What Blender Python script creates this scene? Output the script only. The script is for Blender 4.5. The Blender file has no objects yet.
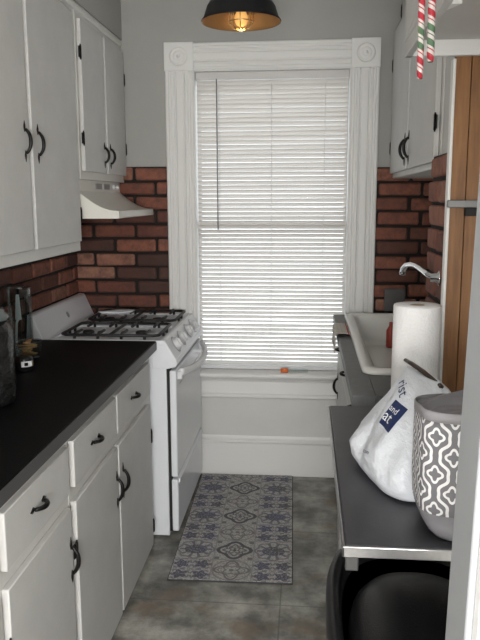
import bpy, bmesh, math, random
from mathutils import Vector, Matrix
from mathutils.bvhtree import BVHTree
random.seed(7)
scene = bpy.context.scene
COL = scene.collection
PI = math.pi

# ------------------------------------------------------------------ camera, world, lamps, exposure
PITCH, YAW, ROLL, EYE, FPX = .1691, .0922, -.0037, 1.5187, 709.3
fw = Vector((-math.sin(YAW)*math.cos(PITCH), math.cos(YAW)*math.cos(PITCH), -math.sin(PITCH)))
rt = Vector((math.cos(YAW), math.sin(YAW), 0)); up = rt.cross(fw)
R_ = math.cos(ROLL)*rt + math.sin(ROLL)*up
U_ = -math.sin(ROLL)*rt + math.cos(ROLL)*up
cam = bpy.data.cameras.new('camera'); camo = bpy.data.objects.new('camera', cam); COL.objects.link(camo)
camo.matrix_world = Matrix(((R_.x, U_.x, -fw.x, 0), (R_.y, U_.y, -fw.y, 0), (R_.z, U_.z, -fw.z, EYE), (0, 0, 0, 1)))
cam.sensor_fit = 'VERTICAL'; cam.sensor_height = 24; cam.lens = FPX/640*24
cam.clip_start = .05
scene.camera = camo

world = bpy.data.worlds.new('overcast_sky'); scene.world = world; world.use_nodes = True
bg = world.node_tree.nodes['Background']
bg.inputs[0].default_value = (.93, .96, 1, 1); bg.inputs[1].default_value = 2.2

def lamp(name, kind, loc, energy, color, rot=None, **kw):
    l = bpy.data.lights.new(name, kind); l.energy = energy; l.color = color
    for k, v in kw.items(): setattr(l, k, v)
    o = bpy.data.objects.new(name, l); COL.objects.link(o); o.location = loc
    if rot: o.rotation_euler = rot
    return o
po = lamp('window_portal', 'AREA', (-.18, 3.95, 1.38), 1, (1, 1, 1), (-PI/2, 0, 0), shape='RECTANGLE', size=1.0, size_y=1.9)
po.data.cycles.is_portal = True
# added fill light behind the camera, unseen and without a fixture
lamp('fill_light', 'POINT', (.0, -.80, 1.22), 220, (1, .975, .955), shadow_soft_size=.30)

vs = scene.view_settings
vs.view_transform = 'Standard'; vs.look = 'None'; vs.gamma = 1; vs.use_curve_mapping = False
vs.exposure = 0.08

# ------------------------------------------------------------------ shader helpers
class S:
    """A socket in a node tree that can be written as an expression."""
    def __init__(s, nt, sock): s.nt = nt; s.k = sock
    def op(s, o, b=None, c=None):
        n = s.nt.nodes.new('ShaderNodeMath'); n.operation = o
        for i, q in enumerate((s, b, c)):
            if q is None: continue
            if isinstance(q, S): s.nt.links.new(q.k, n.inputs[i])
            else: n.inputs[i].default_value = q
        return S(s.nt, n.outputs[0])
    def __add__(s, b): return s.op('ADD', b)
    def __radd__(s, b): return s.op('ADD', b)
    def __sub__(s, b): return s.op('SUBTRACT', b)
    def __rsub__(s, b): return (s*-1) + b
    def __mul__(s, b): return s.op('MULTIPLY', b)
    def __rmul__(s, b): return s.op('MULTIPLY', b)
    def __truediv__(s, b): return s.op('DIVIDE', b)
    def lt(s, b): return s.op('LESS_THAN', b)
    def gt(s, b): return s.op('GREATER_THAN', b)
    def abs(s): return s.op('ABSOLUTE')
    def floor(s): return s.op('FLOOR')
    def fract(s): return s.op('FRACT')
    def cos(s): return s.op('COSINE')
    def sin(s): return s.op('SINE')
    def sqrt(s): return s.op('SQRT')
    def max(s, b): return s.op('MAXIMUM', b)
    def min(s, b): return s.op('MINIMUM', b)
    def atan2(s, b): return s.op('ARCTAN2', b)
    def mod2(s): return s.op('FLOORED_MODULO', 2.0)
    def band(s, c, w):           # 1 where |s-c| < w
        return (s - c).abs().lt(w)
def lerp(nt, fac, a, b):
    n = nt.nodes.new('ShaderNodeMix'); n.data_type = 'RGBA'
    for i, q in ((0, fac), (6, a), (7, b)):
        if isinstance(q, S): nt.links.new(q.k, n.inputs[i])
        elif isinstance(q, (int, float)): n.inputs[i].default_value = q
        else: n.inputs[i].default_value = (*q, 1)
    return S(nt, n.outputs[2])
def noise(nt, scale, detail=3, rough=.5, co=None, vec=(1, 1, 1)):
    n = nt.nodes.new('ShaderNodeTexNoise'); n.inputs['Scale'].default_value = scale
    n.inputs['Detail'].default_value = detail; n.inputs['Roughness'].default_value = rough
    if co is None:
        t = nt.nodes.new('ShaderNodeTexCoord'); co = t.outputs['Object']
    m = nt.nodes.new('ShaderNodeMapping'); m.inputs['Scale'].default_value = vec
    nt.links.new(co, m.inputs[0]); nt.links.new(m.outputs[0], n.inputs['Vector'])
    return S(nt, n.outputs['Fac'])
def xyz(nt, kind='Object'):
    t = nt.nodes.new('ShaderNodeTexCoord'); s = nt.nodes.new('ShaderNodeSeparateXYZ')
    nt.links.new(t.outputs[kind], s.inputs[0])
    return [S(nt, s.outputs[i]) for i in range(3)]
def ramp(nt, fac, stops):
    n = nt.nodes.new('ShaderNodeValToRGB'); cr = n.color_ramp
    cr.elements[0].position, cr.elements[0].color = stops[0][0], (*stops[0][1], 1)
    cr.elements[1].position, cr.elements[1].color = stops[-1][0], (*stops[-1][1], 1)
    for p, c in stops[1:-1]:
        e = cr.elements.new(p); e.color = (*c, 1)
    nt.links.new(fac.k, n.inputs[0])
    return S(nt, n.outputs[0])
def mat(name, color=(.5, .5, .5), rough=.5, metal=0., var=.0, vscale=6, bump=0., bscale=40, bvec=(1, 1, 1), spec=.5, **kw):
    m = bpy.data.materials.new(name); m.use_nodes = True
    nt = m.node_tree; p = nt.nodes['Principled BSDF']
    p.inputs['Base Color'].default_value = (*color, 1)
    p.inputs['Roughness'].default_value = rough; p.inputs['Metallic'].default_value = metal
    p.inputs['Specular IOR Level'].default_value = spec
    for k, v in kw.items(): p.inputs[k.replace('_', ' ')].default_value = v
    if var:
        f = noise(nt, vscale, 4, .6)
        c = ramp(nt, f, ((.3, tuple(x*(1-var) for x in color)), (.7, tuple(min(1, x*(1+var)) for x in color))))
        nt.links.new(c.k, p.inputs['Base Color'])
    if bump:
        b = nt.nodes.new('ShaderNodeBump'); b.inputs['Strength'].default_value = bump; b.inputs['Distance'].default_value = .004
        nt.links.new(noise(nt, bscale, 3, .5, vec=bvec).k, b.inputs['Height']); nt.links.new(b.outputs[0], p.inputs['Normal'])
    return m
def setc(m, c): m.node_tree.links.new(c.k, m.node_tree.nodes['Principled BSDF'].inputs['Base Color'])

M = {}
M['wall'] = mat('painted_plaster', (.378, .377, .358), .7, var=.04, vscale=3, bump=.25, bscale=18)
M['ceiling'] = mat('ceiling_paint', (.7, .7, .68), .8, bump=.1)
M['wainscot'] = mat('wainscot_paint', (.63, .635, .615), .55, var=.04, vscale=4, bump=.1, bscale=10)
M['trim'] = mat('cream_trim_gloss', (.78, .78, .765), .38)
M['cab'] = mat('painted_cabinet', (.565, .563, .55), .5, var=.04, vscale=9, bump=.12, bscale=60)
M['cabedge'] = mat('painted_cabinet_frame', (.64, .635, .61), .42, var=.04, vscale=9, bump=.1, bscale=40)
M['iron'] = mat('wrought_iron', (.012, .011, .011), .38, metal=.6, bump=.3, bscale=160)
M['counter'] = mat('black_laminate', (.002, .002, .0023), .55, spec=.10, var=.3, vscale=40, bump=.1, bscale=120)
M['counteredge'] = mat('black_laminate_edge', (.06, .06, .063), .45)
M['white'] = mat('white_enamel', (.75, .775, .815), .25, var=.015, vscale=5)
M['white_plastic'] = mat('white_plastic', (.70, .71, .73), .35)
M['hood'] = mat('hood_enamel', (.70, .69, .64), .3)
M['grate'] = mat('black_cast_iron', (.012, .012, .013), .5, bump=.2, bscale=120)
M['dark'] = mat('dark_gap', (.01, .01, .01), .7)
M['greyplastic'] = mat('grey_plastic', (.30, .30, .31), .4)
M['steel'] = mat('stainless_edge', (.55, .55, .56), .28, metal=1, var=.12, vscale=30, bump=.1, bscale=60)
M['tabletop'] = mat('dark_brushed_top', (.032, .032, .037), .36, var=.25, vscale=14, bump=.1, bscale=90, bvec=(1, .1, 1))
M['greytop'] = mat('grey_laminate', (.13, .135, .14), .45, var=.12, vscale=40)
M['chrome'] = mat('chrome', (.75, .76, .78), .08, metal=1)
M['blackplastic'] = mat('black_bin_plastic', (.007, .007, .008), .36, bump=.15, bscale=300)
M['paper'] = mat('paper_towel', (.85, .85, .86), .85, bump=.5, bscale=140)
M['card'] = mat('cardboard_core', (.42, .33, .24), .8)
M['porcelain'] = mat('sink_enamel', (.74, .74, .71), .18)
M['blackpaint'] = mat('black_lamp_enamel', (.005, .005, .006), .5, spec=.25)
M['palegrey'] = mat('pale_grey_plastic', (.62, .61, .60), .4)
M['bronze'] = mat('bronze_lamp_inside', (.42, .25, .11), .35, metal=.8)
M['brass'] = mat('brass_socket', (.45, .33, .16), .35, metal=1)
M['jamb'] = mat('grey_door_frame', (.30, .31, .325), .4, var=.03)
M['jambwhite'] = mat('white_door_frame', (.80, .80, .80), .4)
M['navy'] = mat('navy_ink', (.008, .021, .085), .5)
M['inkwhite'] = mat('white_ink', (.85, .86, .9), .5)
M['brownbar'] = mat('dark_brown_lacquer', (.035, .022, .016), .35)
M['grout'] = mat('dark_mortar', (.016, .012, .010), .9, bump=.6, bscale=80)
M['darkjar'] = mat('dark_embossed_glass', (.012, .012, .012), .22, var=.9, vscale=45, bump=1., bscale=60, spec=.6)
M['lidglass'] = mat('green_grey_glass', (.10, .12, .12), .15, bump=.2, bscale=30)
M['brackets'] = mat('dull_steel', (.22, .22, .22), .4, metal=.5)
M['darksteel'] = mat('dark_steel', (.05, .05, .05), .4)
M['redplastic'] = mat('red_plastic', (.35, .05, .03), .35)
M['orange'] = mat('orange_plastic', (.75, .18, .04), .4)
M['greyoutlet'] = mat('grey_plate', (.085, .08, .08), .5)
M['rug_edge'] = mat('rug_backing', (.05, .05, .055), .9)
M['gold'] = mat('gold_foil', (.55, .4, .2), .35, metal=.8)
M['blackmug'] = mat('black_ceramic', (.012, .012, .013), .2)
M['snack'] = mat('tan_crackers', (.42, .23, .09), .6, var=.35, vscale=60)

def glass(name, tint=(.9, .95, .95), gloss=.12):
    m = bpy.data.materials.new(name); m.use_nodes = True; nt = m.node_tree
    nt.nodes.clear()
    o = nt.nodes.new('ShaderNodeOutputMaterial'); mx = nt.nodes.new('ShaderNodeMixShader')
    t = nt.nodes.new('ShaderNodeBsdfTransparent'); g = nt.nodes.new('ShaderNodeBsdfGlossy')
    t.inputs[0].default_value = (*tint, 1); g.inputs['Roughness'].default_value = .04
    lw = nt.nodes.new('ShaderNodeLayerWeight'); lw.inputs[0].default_value = .25
    f = S(nt, lw.outputs['Facing'])*.6 + gloss*.4
    nt.links.new(f.k, mx.inputs[0]); nt.links.new(t.outputs[0], mx.inputs[1]); nt.links.new(g.outputs[0], mx.inputs[2])
    nt.links.new(mx.outputs[0], o.inputs[0])
    return m
M['glass'] = glass('clear_glass')
M['pane'] = glass('window_pane', (.96, .98, .98), .06)

def translucent(name, col, tcol, fac, rough=.4, gloss=.05):
    m = bpy.data.materials.new(name); m.use_nodes = True; nt = m.node_tree
    p = nt.nodes['Principled BSDF']; o = nt.nodes['Material Output']
    p.inputs['Base Color'].default_value = (*col, 1); p.inputs['Roughness'].default_value = rough
    t = nt.nodes.new('ShaderNodeBsdfTranslucent'); t.inputs[0].default_value = (*tcol, 1)
    mx = nt.nodes.new('ShaderNodeMixShader'); mx.inputs[0].default_value = fac
    nt.links.new(p.outputs[0], mx.inputs[1]); nt.links.new(t.outputs[0], mx.inputs[2]); nt.links.new(mx.outputs[0], o.inputs[0])
    return m
M['slat'] = translucent('vinyl_slat', (.60, .575, .55), (.78, .73, .68), .30)
M['bag'] = translucent('thin_white_plastic', (.80, .83, .88), (.8, .84, .9), .25, .3)
_p = M['bag'].node_tree.nodes['Principled BSDF']
_b = M['bag'].node_tree.nodes.new('ShaderNodeBump'); _b.inputs['Strength'].default_value = 1.0; _b.inputs['Distance'].default_value = .01
M['bag'].node_tree.links.new(noise(M['bag'].node_tree, 26, 4, .6, vec=(1.2, .5, 1.3)).k, _b.inputs['Height'])
M['bag'].node_tree.links.new(_b.outputs[0], _p.inputs['Normal'])

m = M['brick'] = mat('old_red_brick', (.2, .08, .05), .85, bump=.6, bscale=70); nt = m.node_tree
gi = nt.nodes.new('ShaderNodeNewGeometry'); ri = S(nt, gi.outputs['Random Per Island'])
c1 = ramp(nt, ri, ((0, (.065, .033, .027)), (.25, (.135, .050, .035)), (.55, (.22, .078, .050)), (.8, (.29, .112, .072)), (1, (.36, .18, .125))))
c2 = lerp(nt, noise(nt, 22, 5, .7).op('MULTIPLY_ADD', 2.4, -1.0).max(0.).min(.8), c1, (.055, .032, .028))
setc(m, c2)

m = M['wood'] = mat('brown_panelling', (.2, .08, .04), .4); nt = m.node_tree
f = noise(nt, 9, 5, .6, vec=(6, 6, .5))
setc(m, ramp(nt, f, ((.3, (.165, .070, .022)), (.55, (.27, .122, .040)), (.75, (.34, .162, .056)))))

m = M['floor'] = mat('slate_vinyl_tile', (.1, .1, .1), .38); nt = m.node_tree
x, y, z = xyz(nt)
T = .61
u = ((x + .08)/T); v = ((y - 2.47)/T)
edge = ((u.fract() - .5).abs().max((v.fract() - .5).abs())).gt(.4955)
tid = nt.nodes.new('ShaderNodeCombineXYZ'); nt.links.new(u.floor().k, tid.inputs[0]); nt.links.new(v.floor().k, tid.inputs[1])
wn = nt.nodes.new('ShaderNodeTexWhiteNoise'); nt.links.new(tid.outputs[0], wn.inputs['Vector'])
base = ramp(nt, noise(nt, 5, 7, .65), ((.32, (.055, .055, .049)), (.44, (.14, .138, .121)), (.53, (.25, .247, .22)), (.66, (.45, .44, .40))))
rust = noise(nt, 3.1, 4, .6, vec=(1, 1.3, 1)).op('MULTIPLY_ADD', 6, -3.3).op('MINIMUM', .6).max(0.)
base = lerp(nt, rust, base, (.20, .14, .09))
base = lerp(nt, S(nt, wn.outputs['Value'])*.30, base, (.10, .108, .10))
setc(m, lerp(nt, edge*.55, base, (.06, .06, .056)))
bp_ = nt.nodes.new('ShaderNodeBump'); bp_.inputs['Strength'].default_value = .35; bp_.inputs['Distance'].default_value = .003
nt.links.new(noise(nt, 14, 6, .6).k, bp_.inputs['Height']); nt.links.new(bp_.outputs[0], nt.nodes['Principled BSDF'].inputs['Normal'])

# rug pattern: 3 columns of printed tiles (object space, x across, y along; origin at the near left corner)
RUG_T = .1690
m = M['rug'] = mat('printed_rug', (.5, .5, .5), .9, bump=.4, bscale=400); nt = m.node_tree
x, y, z = xyz(nt)
a = x/RUG_T; b = y/RUG_T
ci = a.floor(); rj = b.floor()
u = a.fract() - .5; v = b.fract() - .5
r = (u*u + v*v).sqrt(); th = v.atan2(u)
mid = ci.band(1., .5); odd = rj.mod2().gt(.5)
fine = noise(nt, 260, 2, .5); lace = noise(nt, 120, 2, .5)
k4 = (th*4).cos(); k8 = (th*8).cos()
border = u.abs().max(v.abs()).gt(.483)
A = (r - (k4*.09 + .34)).abs().lt(.034).max((r - (.2 - k4*.06)).abs().lt(.028)).max(r.lt(.06)).max((r - .47).abs().lt(.02)*.8).max((r - (k4*.07 + .26)).abs().lt(.014))*.75
B = ((r - (k4*.055 + .37)).abs().lt(.05)).max((r - (k8*.04 + .25)).abs().lt(.032)*.85).max((r - (.13 - k4*.05)).abs().lt(.03)*.85).max(r.lt(.05))
B = B.max((u.abs() - .42).abs().max((v.abs() - .42).abs()).lt(.06)*.8)
body = (u*u*1.0 + v*v*1.7).sqrt()
k12 = (th*10).cos()
Cc = (body.lt(.30)*(lace.op('MULTIPLY_ADD', 3.4, -.75).min(1.).max(.45))).max(((k12.gt(.45))*(r.gt(.2))*(r.lt(.42)))*.8)
Cc = Cc.max((r - (k8*.03 + .45)).abs().lt(.03)*.7)
uu = u.abs() - .25; vv = v.abs() - .25
r2 = (uu*uu + vv*vv).sqrt(); t2 = vv.atan2(uu)
Dd = (r2 - ((t2*5).cos()*.04 + .175)).lt(0)*(lace.op('MULTIPLY_ADD', 3.4, -.7).min(1.).max(.4))
Dd = Dd.max((r2 - .235).abs().lt(.022)*(t2*7).cos().gt(-.3)*.75).max((u.abs() - v.abs()).abs().lt(.03)*.5)
center = odd*B + (1 - odd)*A
side = odd*Cc + (1 - odd)*Dd
d = mid*center + (1 - mid)*side
d = d.max(border*.5).max(fine.gt(.56)*.4).max(lace.gt(.54)*.5)
bluish = noise(nt, 9, 2).op('MULTIPLY_ADD', 2, -.5).min(1.).max(0.)
ink = lerp(nt, bluish*(1 - mid*.7), (.085, .082, .085), (.085, .09, .17))
cream = lerp(nt, noise(nt, 25, 4, .6), (.33, .32, .30), (.56, .545, .515))
setc(m, lerp(nt, d*.97, cream, ink))

# tote pattern: UV in metres
m = M['tote'] = mat('grey_quatrefoil_cloth', (.3, .3, .3), .8, bump=.25, bscale=500); nt = m.node_tree
ux, uy, _ = xyz(nt, 'UV')
TA, TB = .0315, .0340
X = ux/TA; Y = uy/TB
sgn = X.floor().mod2()*-2 + 1
wob = (Y*PI).cos()*.29 - (Y*3*PI).cos()*.055
slope = ((Y*PI).sin()*.29 - (Y*3*PI).sin()*.165)*(PI*TA/TB)
line = ((X.fract() - .5 - sgn*wob).abs()/(slope*slope + 1).sqrt()).lt(.088)
def quat(px, py):
    q = ((px/2 - .5).fract() - .5)*2; w = ((py/2 - .5).fract() - .5)*2
    rr = (q*q + w*w).sqrt(); tt = w.atan2(q)
    return (rr - ((tt*4).cos()*.075 + .36)).abs().lt(.075)
# cells are wide on even columns at Y = 0 and on odd columns at Y = 1
pat = line.max(quat(X, Y)).max(quat(X - 1, Y - 1))
setc(m, lerp(nt, pat, (.165, .16, .175), (.78, .78, .79)))
M['totegrey'] = mat('grey_tote_lining', (.22, .215, .235), .45, bump=.35, bscale=25)
M['totelining'] = mat('dark_grey_lining', (.17, .165, .18), .35, bump=.6, bscale=30)
M['totebinding'] = mat('grey_tote_binding', (.27, .265, .28), .7, bump=.2, bscale=300)

# peppermint stripes: UV u around, v along in metres
m = M['candy'] = mat('peppermint_stripes', (.8, .8, .8), .12); nt = m.node_tree
ux, uy, _ = xyz(nt, 'UV')
ph = (ux + uy*36).fract()
seg = (uy*4.6 + .405).fract().band(.5, .115)
stripe = lerp(nt, seg, (.40, .028, .045), (.085, .16, .09))
setc(m, lerp(nt, ph.lt(.48).max(ph.band(.7, .045)), (.58, .53, .51), stripe))

m = M['cloth'] = mat('checked_dish_cloth', (.5, .48, .44), .9, bump=.5, bscale=200); nt = m.node_tree
ux, uy, _ = xyz(nt, 'UV')
ln = (ux*9).fract().lt(.10).max((uy*9).fract().lt(.10))
c = lerp(nt, noise(nt, 40, 3), (.52, .49, .45), (.68, .65, .60))
setc(m, lerp(nt, ux.band(.95, .02), lerp(nt, ln*.35, c, (.16, .14, .12)), (.42, .06, .05)))

m = M['bulb'] = mat('amber_filament_bulb', (.8, .45, .15), .2)
p = m.node_tree.nodes['Principled BSDF']; p.inputs['Emission Color'].default_value = (1, .55, .16, 1); p.inputs['Emission Strength'].default_value = .45

# ------------------------------------------------------------------ mesh helpers
class MB:
    def __init__(s): s.bm = bmesh.new(); s.uv = s.bm.loops.layers.uv.new('UVMap'); s.mi = 0
    def _f(s, vs, smooth=False):
        try: f = s.bm.faces.new(vs)
        except ValueError: return None
        f.smooth = smooth; f.material_index = s.mi
        return f
    def box(s, x0, x1, y0, y1, z0, z1, bev=0., seg=2, jit=0.):
        x0, x1 = sorted((x0, x1)); y0, y1 = sorted((y0, y1)); z0, z1 = sorted((z0, z1))
        j = lambda: random.uniform(-jit, jit) if jit else 0
        v = [s.bm.verts.new((x+j(), y+j(), z+j())) for z in (z0, z1) for y in (y0, y1) for x in (x0, x1)]
        fs = [s._f([v[i] for i in q]) for q in ((0, 2, 3, 1), (4, 5, 7, 6), (0, 1, 5, 4), (2, 6, 7, 3), (0, 4, 6, 2), (1, 3, 7, 5))]
        if bev:
            es = list({e for f in fs for e in f.edges})
            r = bmesh.ops.bevel(s.bm, geom=es, offset=bev, segments=seg, affect='EDGES', profile=.5, material=-1)
            for f in r['faces']: f.material_index = s.mi; f.smooth = True
        return s
    def prism(s, pts, axis, a, b, bev=0., smooth=False):
        """polygon pts (2-D) extruded along axis x/y/z between a and b"""
        def P(p, t): return {'x': (t, p[0], p[1]), 'y': (p[0], t, p[1]), 'z': (p[0], p[1], t)}[axis]
        A = [s.bm.verts.new(P(p, a)) for p in pts]; B = [s.bm.verts.new(P(p, b)) for p in pts]
        n = len(pts); fs = [s._f(A[::-1]), s._f(B)]
        for i in range(n): fs.append(s._f((A[i], A[(i+1) % n], B[(i+1) % n], B[i]), smooth))
        fs = [f for f in fs if f]
        bmesh.ops.recalc_face_normals(s.bm, faces=fs)
        if bev:
            es = list({e for f in fs for e in f.edges})
            r = bmesh.ops.bevel(s.bm, geom=es, offset=bev, segments=2, affect='EDGES', profile=.5, material=-1)
            for f in r['faces']: f.material_index = s.mi; f.smooth = True
        return s
    def tube(s, pts, rad, n=10, cap=True, closed=False, flat=1.):
        P = [Vector(p) for p in pts]; k = len(P)
        R = rad if isinstance(rad, (list, tuple)) else [rad]*k
        rings = []; L = 0; prev = None; ls = []
        for i in range(k):
            if closed: d = P[(i+1) % k] - P[i-1]
            else: d = P[min(i+1, k-1)] - P[max(i-1, 0)]
            d.normalize()
            if prev is None:
                q = Vector((0, 0, 1)) if abs(d.z) < .9 else Vector((1, 0, 0))
                a = d.cross(q).normalized()
            else: a = (prev - d*prev.dot(d)).normalized()
            prev = a; b = d.cross(a)
            if i: L += (P[i]-P[i-1]).length
            ls.append(L)
            rings.append([s.bm.verts.new(P[i] + (a*math.cos(2*PI*j/n) + b*math.sin(2*PI*j/n)*flat)*R[i]) for j in range(n)])
        for i in range(k if closed else k-1):
            A, B = rings[i], rings[(i+1) % k]
            for j in range(n):
                f = s._f((A[j], A[(j+1) % n], B[(j+1) % n], B[j]), True)
                if f:
                    l1 = ls[i+1] if i+1 < k else L
                    for lp, (uu, vv) in zip(f.loops, ((j/n, ls[i]), ((j+1)/n, ls[i]), ((j+1)/n, l1), (j/n, l1))): lp[s.uv].uv = (uu, vv)
        if cap and not closed:
            s._f(rings[0][::-1]); s._f(rings[-1])
        return s
    def lathe(s, prof, c=(0, 0, 0), n=32, axis=(0, 0, 1), capb=False, capt=False):
        A = Vector(axis).normalized(); q = Vector((1, 0, 0)) if abs(A.x) < .9 else Vector((0, 1, 0))
        e1 = A.cross(q).normalized(); e2 = A.cross(e1); C = Vector(c); rings = []
        for r, h in prof:
            if r < 1e-5: rings.append([s.bm.verts.new(C + A*h)])
            else: rings.append([s.bm.verts.new(C + A*h + (e1*math.cos(2*PI*j/n) + e2*math.sin(2*PI*j/n))*r) for j in range(n)])
        for X, Y in zip(rings, rings[1:]):
            for j in range(n):
                k = (j+1) % n
                if len(X) == 1 and len(Y) == 1: continue
                if len(X) == 1: s._f((X[0], Y[k], Y[j]), True)
                elif len(Y) == 1: s._f((X[j], X[k], Y[0]), True)
                else: s._f((X[j], X[k], Y[k], Y[j]), True)
        if capb and len(rings[0]) > 1: s._f(rings[0][::-1])
        if capt and len(rings[-1]) > 1: s._f(rings[-1])
        return s
    def loft(s, rings, capb=True, capt=True, uvs=None, mids=None):
        R = [[s.bm.verts.new(p) for p in ring] for ring in rings]; n = len(R[0])
        for i in range(len(R)-1):
            if mids: s.mi = mids[i]
            for j in range(n):
                k = (j+1) % n
                f = s._f((R[i][j], R[i][k], R[i+1][k], R[i+1][j]), True)
                if uvs and f:
                    for lp, q in zip(f.loops, (uvs[i][j], uvs[i][j+1], uvs[i+1][j+1], uvs[i+1][j])): lp[s.uv].uv = q
        if capb: s._f(R[0][::-1])
        if capt: s._f(R[-1])
        return s
    def build(s, name, mt, parent=None, origin=None, norm=True):
        me = bpy.data.meshes.new(name)
        if norm: bmesh.ops.recalc_face_normals(s.bm, faces=s.bm.faces[:])
        off = Vector((0, 0, 0))
        q = parent
        while q is not None: off += q.location; q = q.parent
        if parent is None:
            if origin is None:
                xs = [v.co for v in s.bm.verts]
                lo = [min(v[i] for v in xs) for i in range(3)]; hi = [max(v[i] for v in xs) for i in range(3)]
                origin = ((lo[0]+hi[0])/2, (lo[1]+hi[1])/2, lo[2])
            off = Vector(origin)
        bmesh.ops.translate(s.bm, verts=s.bm.verts[:], vec=-off)
        s.bm.to_mesh(me); s.bm.free()
        for q in (mt if isinstance(mt, (list, tuple)) else [mt]): me.materials.append(M[q])
        o = bpy.data.objects.new(name, me); COL.objects.link(o)
        if parent is None: o.location = off
        else: o.parent = parent
        return o

def tag(o, label, cat, group=None):
    o['label'] = label; o['category'] = cat
    if group: o['group'] = group
    return o
def thing(name, loc, label, cat, group=None):
    o = bpy.data.objects.new(name, None); COL.objects.link(o); o.location = loc; o.empty_display_size = .1
    return tag(o, label, cat, group)
def struct(o, label=None, cat=None):
    o['kind'] = 'structure'
    if label: o['label'] = label
    if cat: o['category'] = cat
    return o
def bx(name, mt, parent, *a, bev=.002, **k): return MB().box(*a, bev=bev, **k).build(name, mt, parent)
def arc(c, r, a0, a1, n, e1, e2):
    c, e1, e2 = Vector(c), Vector(e1), Vector(e2)
    return [c + e1*r*math.cos(a0+(a1-a0)*i/n) + e2*r*math.sin(a0+(a1-a0)*i/n) for i in range(n+1)]

D = 3.763                                      # back wall
WL, WR, CEIL, REAR = -1.251, .76, 2.66, -1.6   # left, right, ceiling, wall behind the camera

# ------------------------------------------------------------------ the setting
struct(MB().box(WL-.1, WR+.1, REAR-.1, D+.1, -.06, 0).build('floor', 'floor', origin=(0, 0, 0)), 'dark slate-look vinyl tile floor with rusty patches', 'floor')
struct(MB().box(WL-.1, WR+.1, REAR-.1, D+.12, CEIL, CEIL+.06).build('ceiling', 'ceiling'), 'pale painted ceiling', 'ceiling')
OX0, OX1, OZ0, OZ1 = -.579, .217, .60, 2.164     # window opening
b = MB()
b.box(WL-.1, OX0, D, D+.12, 0, CEIL).box(OX1, WR+.1, D, D+.12, 0, CEIL).box(OX0, OX1, D, D+.12, OZ1, CEIL).box(OX0, OX1, D, D+.12, 0, OZ0)
wb = struct(b.build('wall_back', 'wall', origin=(0, D, 0)), 'grey painted end wall around the window', 'wall')
wl = struct(MB().box(WL-.1, WL, REAR-.1, D, 0, CEIL).build('wall_left', 'wall', origin=(WL, 1, 0)), 'left wall behind stove and counter', 'wall')
wr = struct(MB().box(WR, WR+.1, REAR-.1, D, 0, CEIL).build('wall_right', 'wall', origin=(WR, 1, 0)), 'right wall behind the sink counter', 'wall')
struct(MB().box(WL, WR, REAR-.1, REAR, 0, CEIL).build('wall_front', 'wall', origin=(0, REAR, 0)), 'wall of the room behind the viewer', 'wall')

PITCHZ = .0748
def bricks(name, axis, plane, a0, a1, z1, rows, sign, parent, first=0., blen=.212, joint=.0145, half=.5):
    """running-bond brick facing on a wall; axis 'x' = wall facing along y"""
    b = MB(); t = .016
    zb = z1 - rows*PITCHZ
    b.mi = 1
    if axis == 'x': b.box(a0, a1, plane, plane + sign*.012, zb, z1)
    else: b.box(plane, plane + sign*.012, a0, a1, zb, z1)
    b.mi = 0
    for r in range(rows):
        zt = z1 - r*PITCHZ
        u = a0 - (first + (r % 2)*half*(blen+joint)) % (blen+joint)
        while u < a1:
            u0, u1 = max(u, a0), min(u + blen, a1)
            if u1 - u0 > .012:
                dz = random.uniform(-.002, .002); dt = random.uniform(-.003, .004); w = random.uniform(-.003, .003)
                if axis == 'x': b.box(u0, u1 + w, plane + sign*.004, plane + sign*(t+.008+dt), zt-PITCHZ+.006+dz, zt-.006+dz, bev=.0095, seg=3, jit=.003)
                else: b.box(plane + sign*.004, plane + sign*(t+.008+dt), u0, u1 + w, zt-PITCHZ+.006+dz, zt-.006+dz, bev=.0095, seg=3, jit=.003)
            u += blen + joint
    return b.build(name, ['brick', 'grout'], parent)
bricks('brick_facing', 'x', D, WL+.001, -.7275, 1.687, 14, -1, wb, first=.100)
bricks('brick_facing', 'x', D, .359, WR, 1.676, 14, -1, wb, first=.048, half=.742)
bricks('brick_facing', 'y', WL, .9, D-.001, 1.687, 14, 1, wl, first=.05)
# short partition on the right with brick on its aisle side and wood panelling towards the room
pt = MB().box(.43, WR, 2.135, 2.425, .917, 1.652).box(.4435, WR, 2.135, 2.425, 1.652, CEIL).build('wall_partition', 'wall', origin=(.6, 2.3, .917))
struct(pt, 'short partition faced with brick and wood panelling', 'wall')
bricks('brick_facing', 'y', .428, 2.137, 2.43, 1.652, 10, -1, pt, first=.03, blen=.30)
b = MB().box(.4395, .4435, 2.136, 2.427, 1.653, CEIL)
b.build('painted_facing', 'cab', pt)
b = MB()
for x0, x1 in ((.411, .4535), (.4555, .575), (.577, WR)): b.box(x0, x1, 2.112, 2.134, .903, 1.945, bev=.0012)
b.mi = 1; b.box(.411, WR, 2.118, 2.134, .903, 1.945)
struct(b.build('trim_1', ['wood', 'dark']), 'reddish brown wood panelling with vertical grooves right of the sink', 'panelling')
struct(MB().box(.402, .411, 2.104, 2.136, .903, 1.90, bev=.002).build('trim_2', 'trim'), 'cream corner strip edging the wood panelling', 'trim')
# soffit above the left cabinets
struct(MB().box(WL, -.952, .9, D, 2.325, CEIL).build('trim_3', 'wall'), 'grey soffit above the left wall cabinets', 'soffit')
# baseboard
b = MB().box(-.62, .30, D-.022, D, 0, .185, bev=.002)
b.prism([(D, .185), (D-.022, .185), (D-.030, .193), (D-.030, .203), (D-.016, .213), (D-.010, .226), (D, .226)], 'x', -.62, .30)
struct(b.build('baseboard_back', 'trim'), 'tall cream baseboard under the window', 'baseboard')
b = MB().box(-.62, .30, D-.008, D, .226, .46)
struct(b.build('trim_4', 'wainscot'), 'grey painted panel between window sill and baseboard', 'panel')

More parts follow.
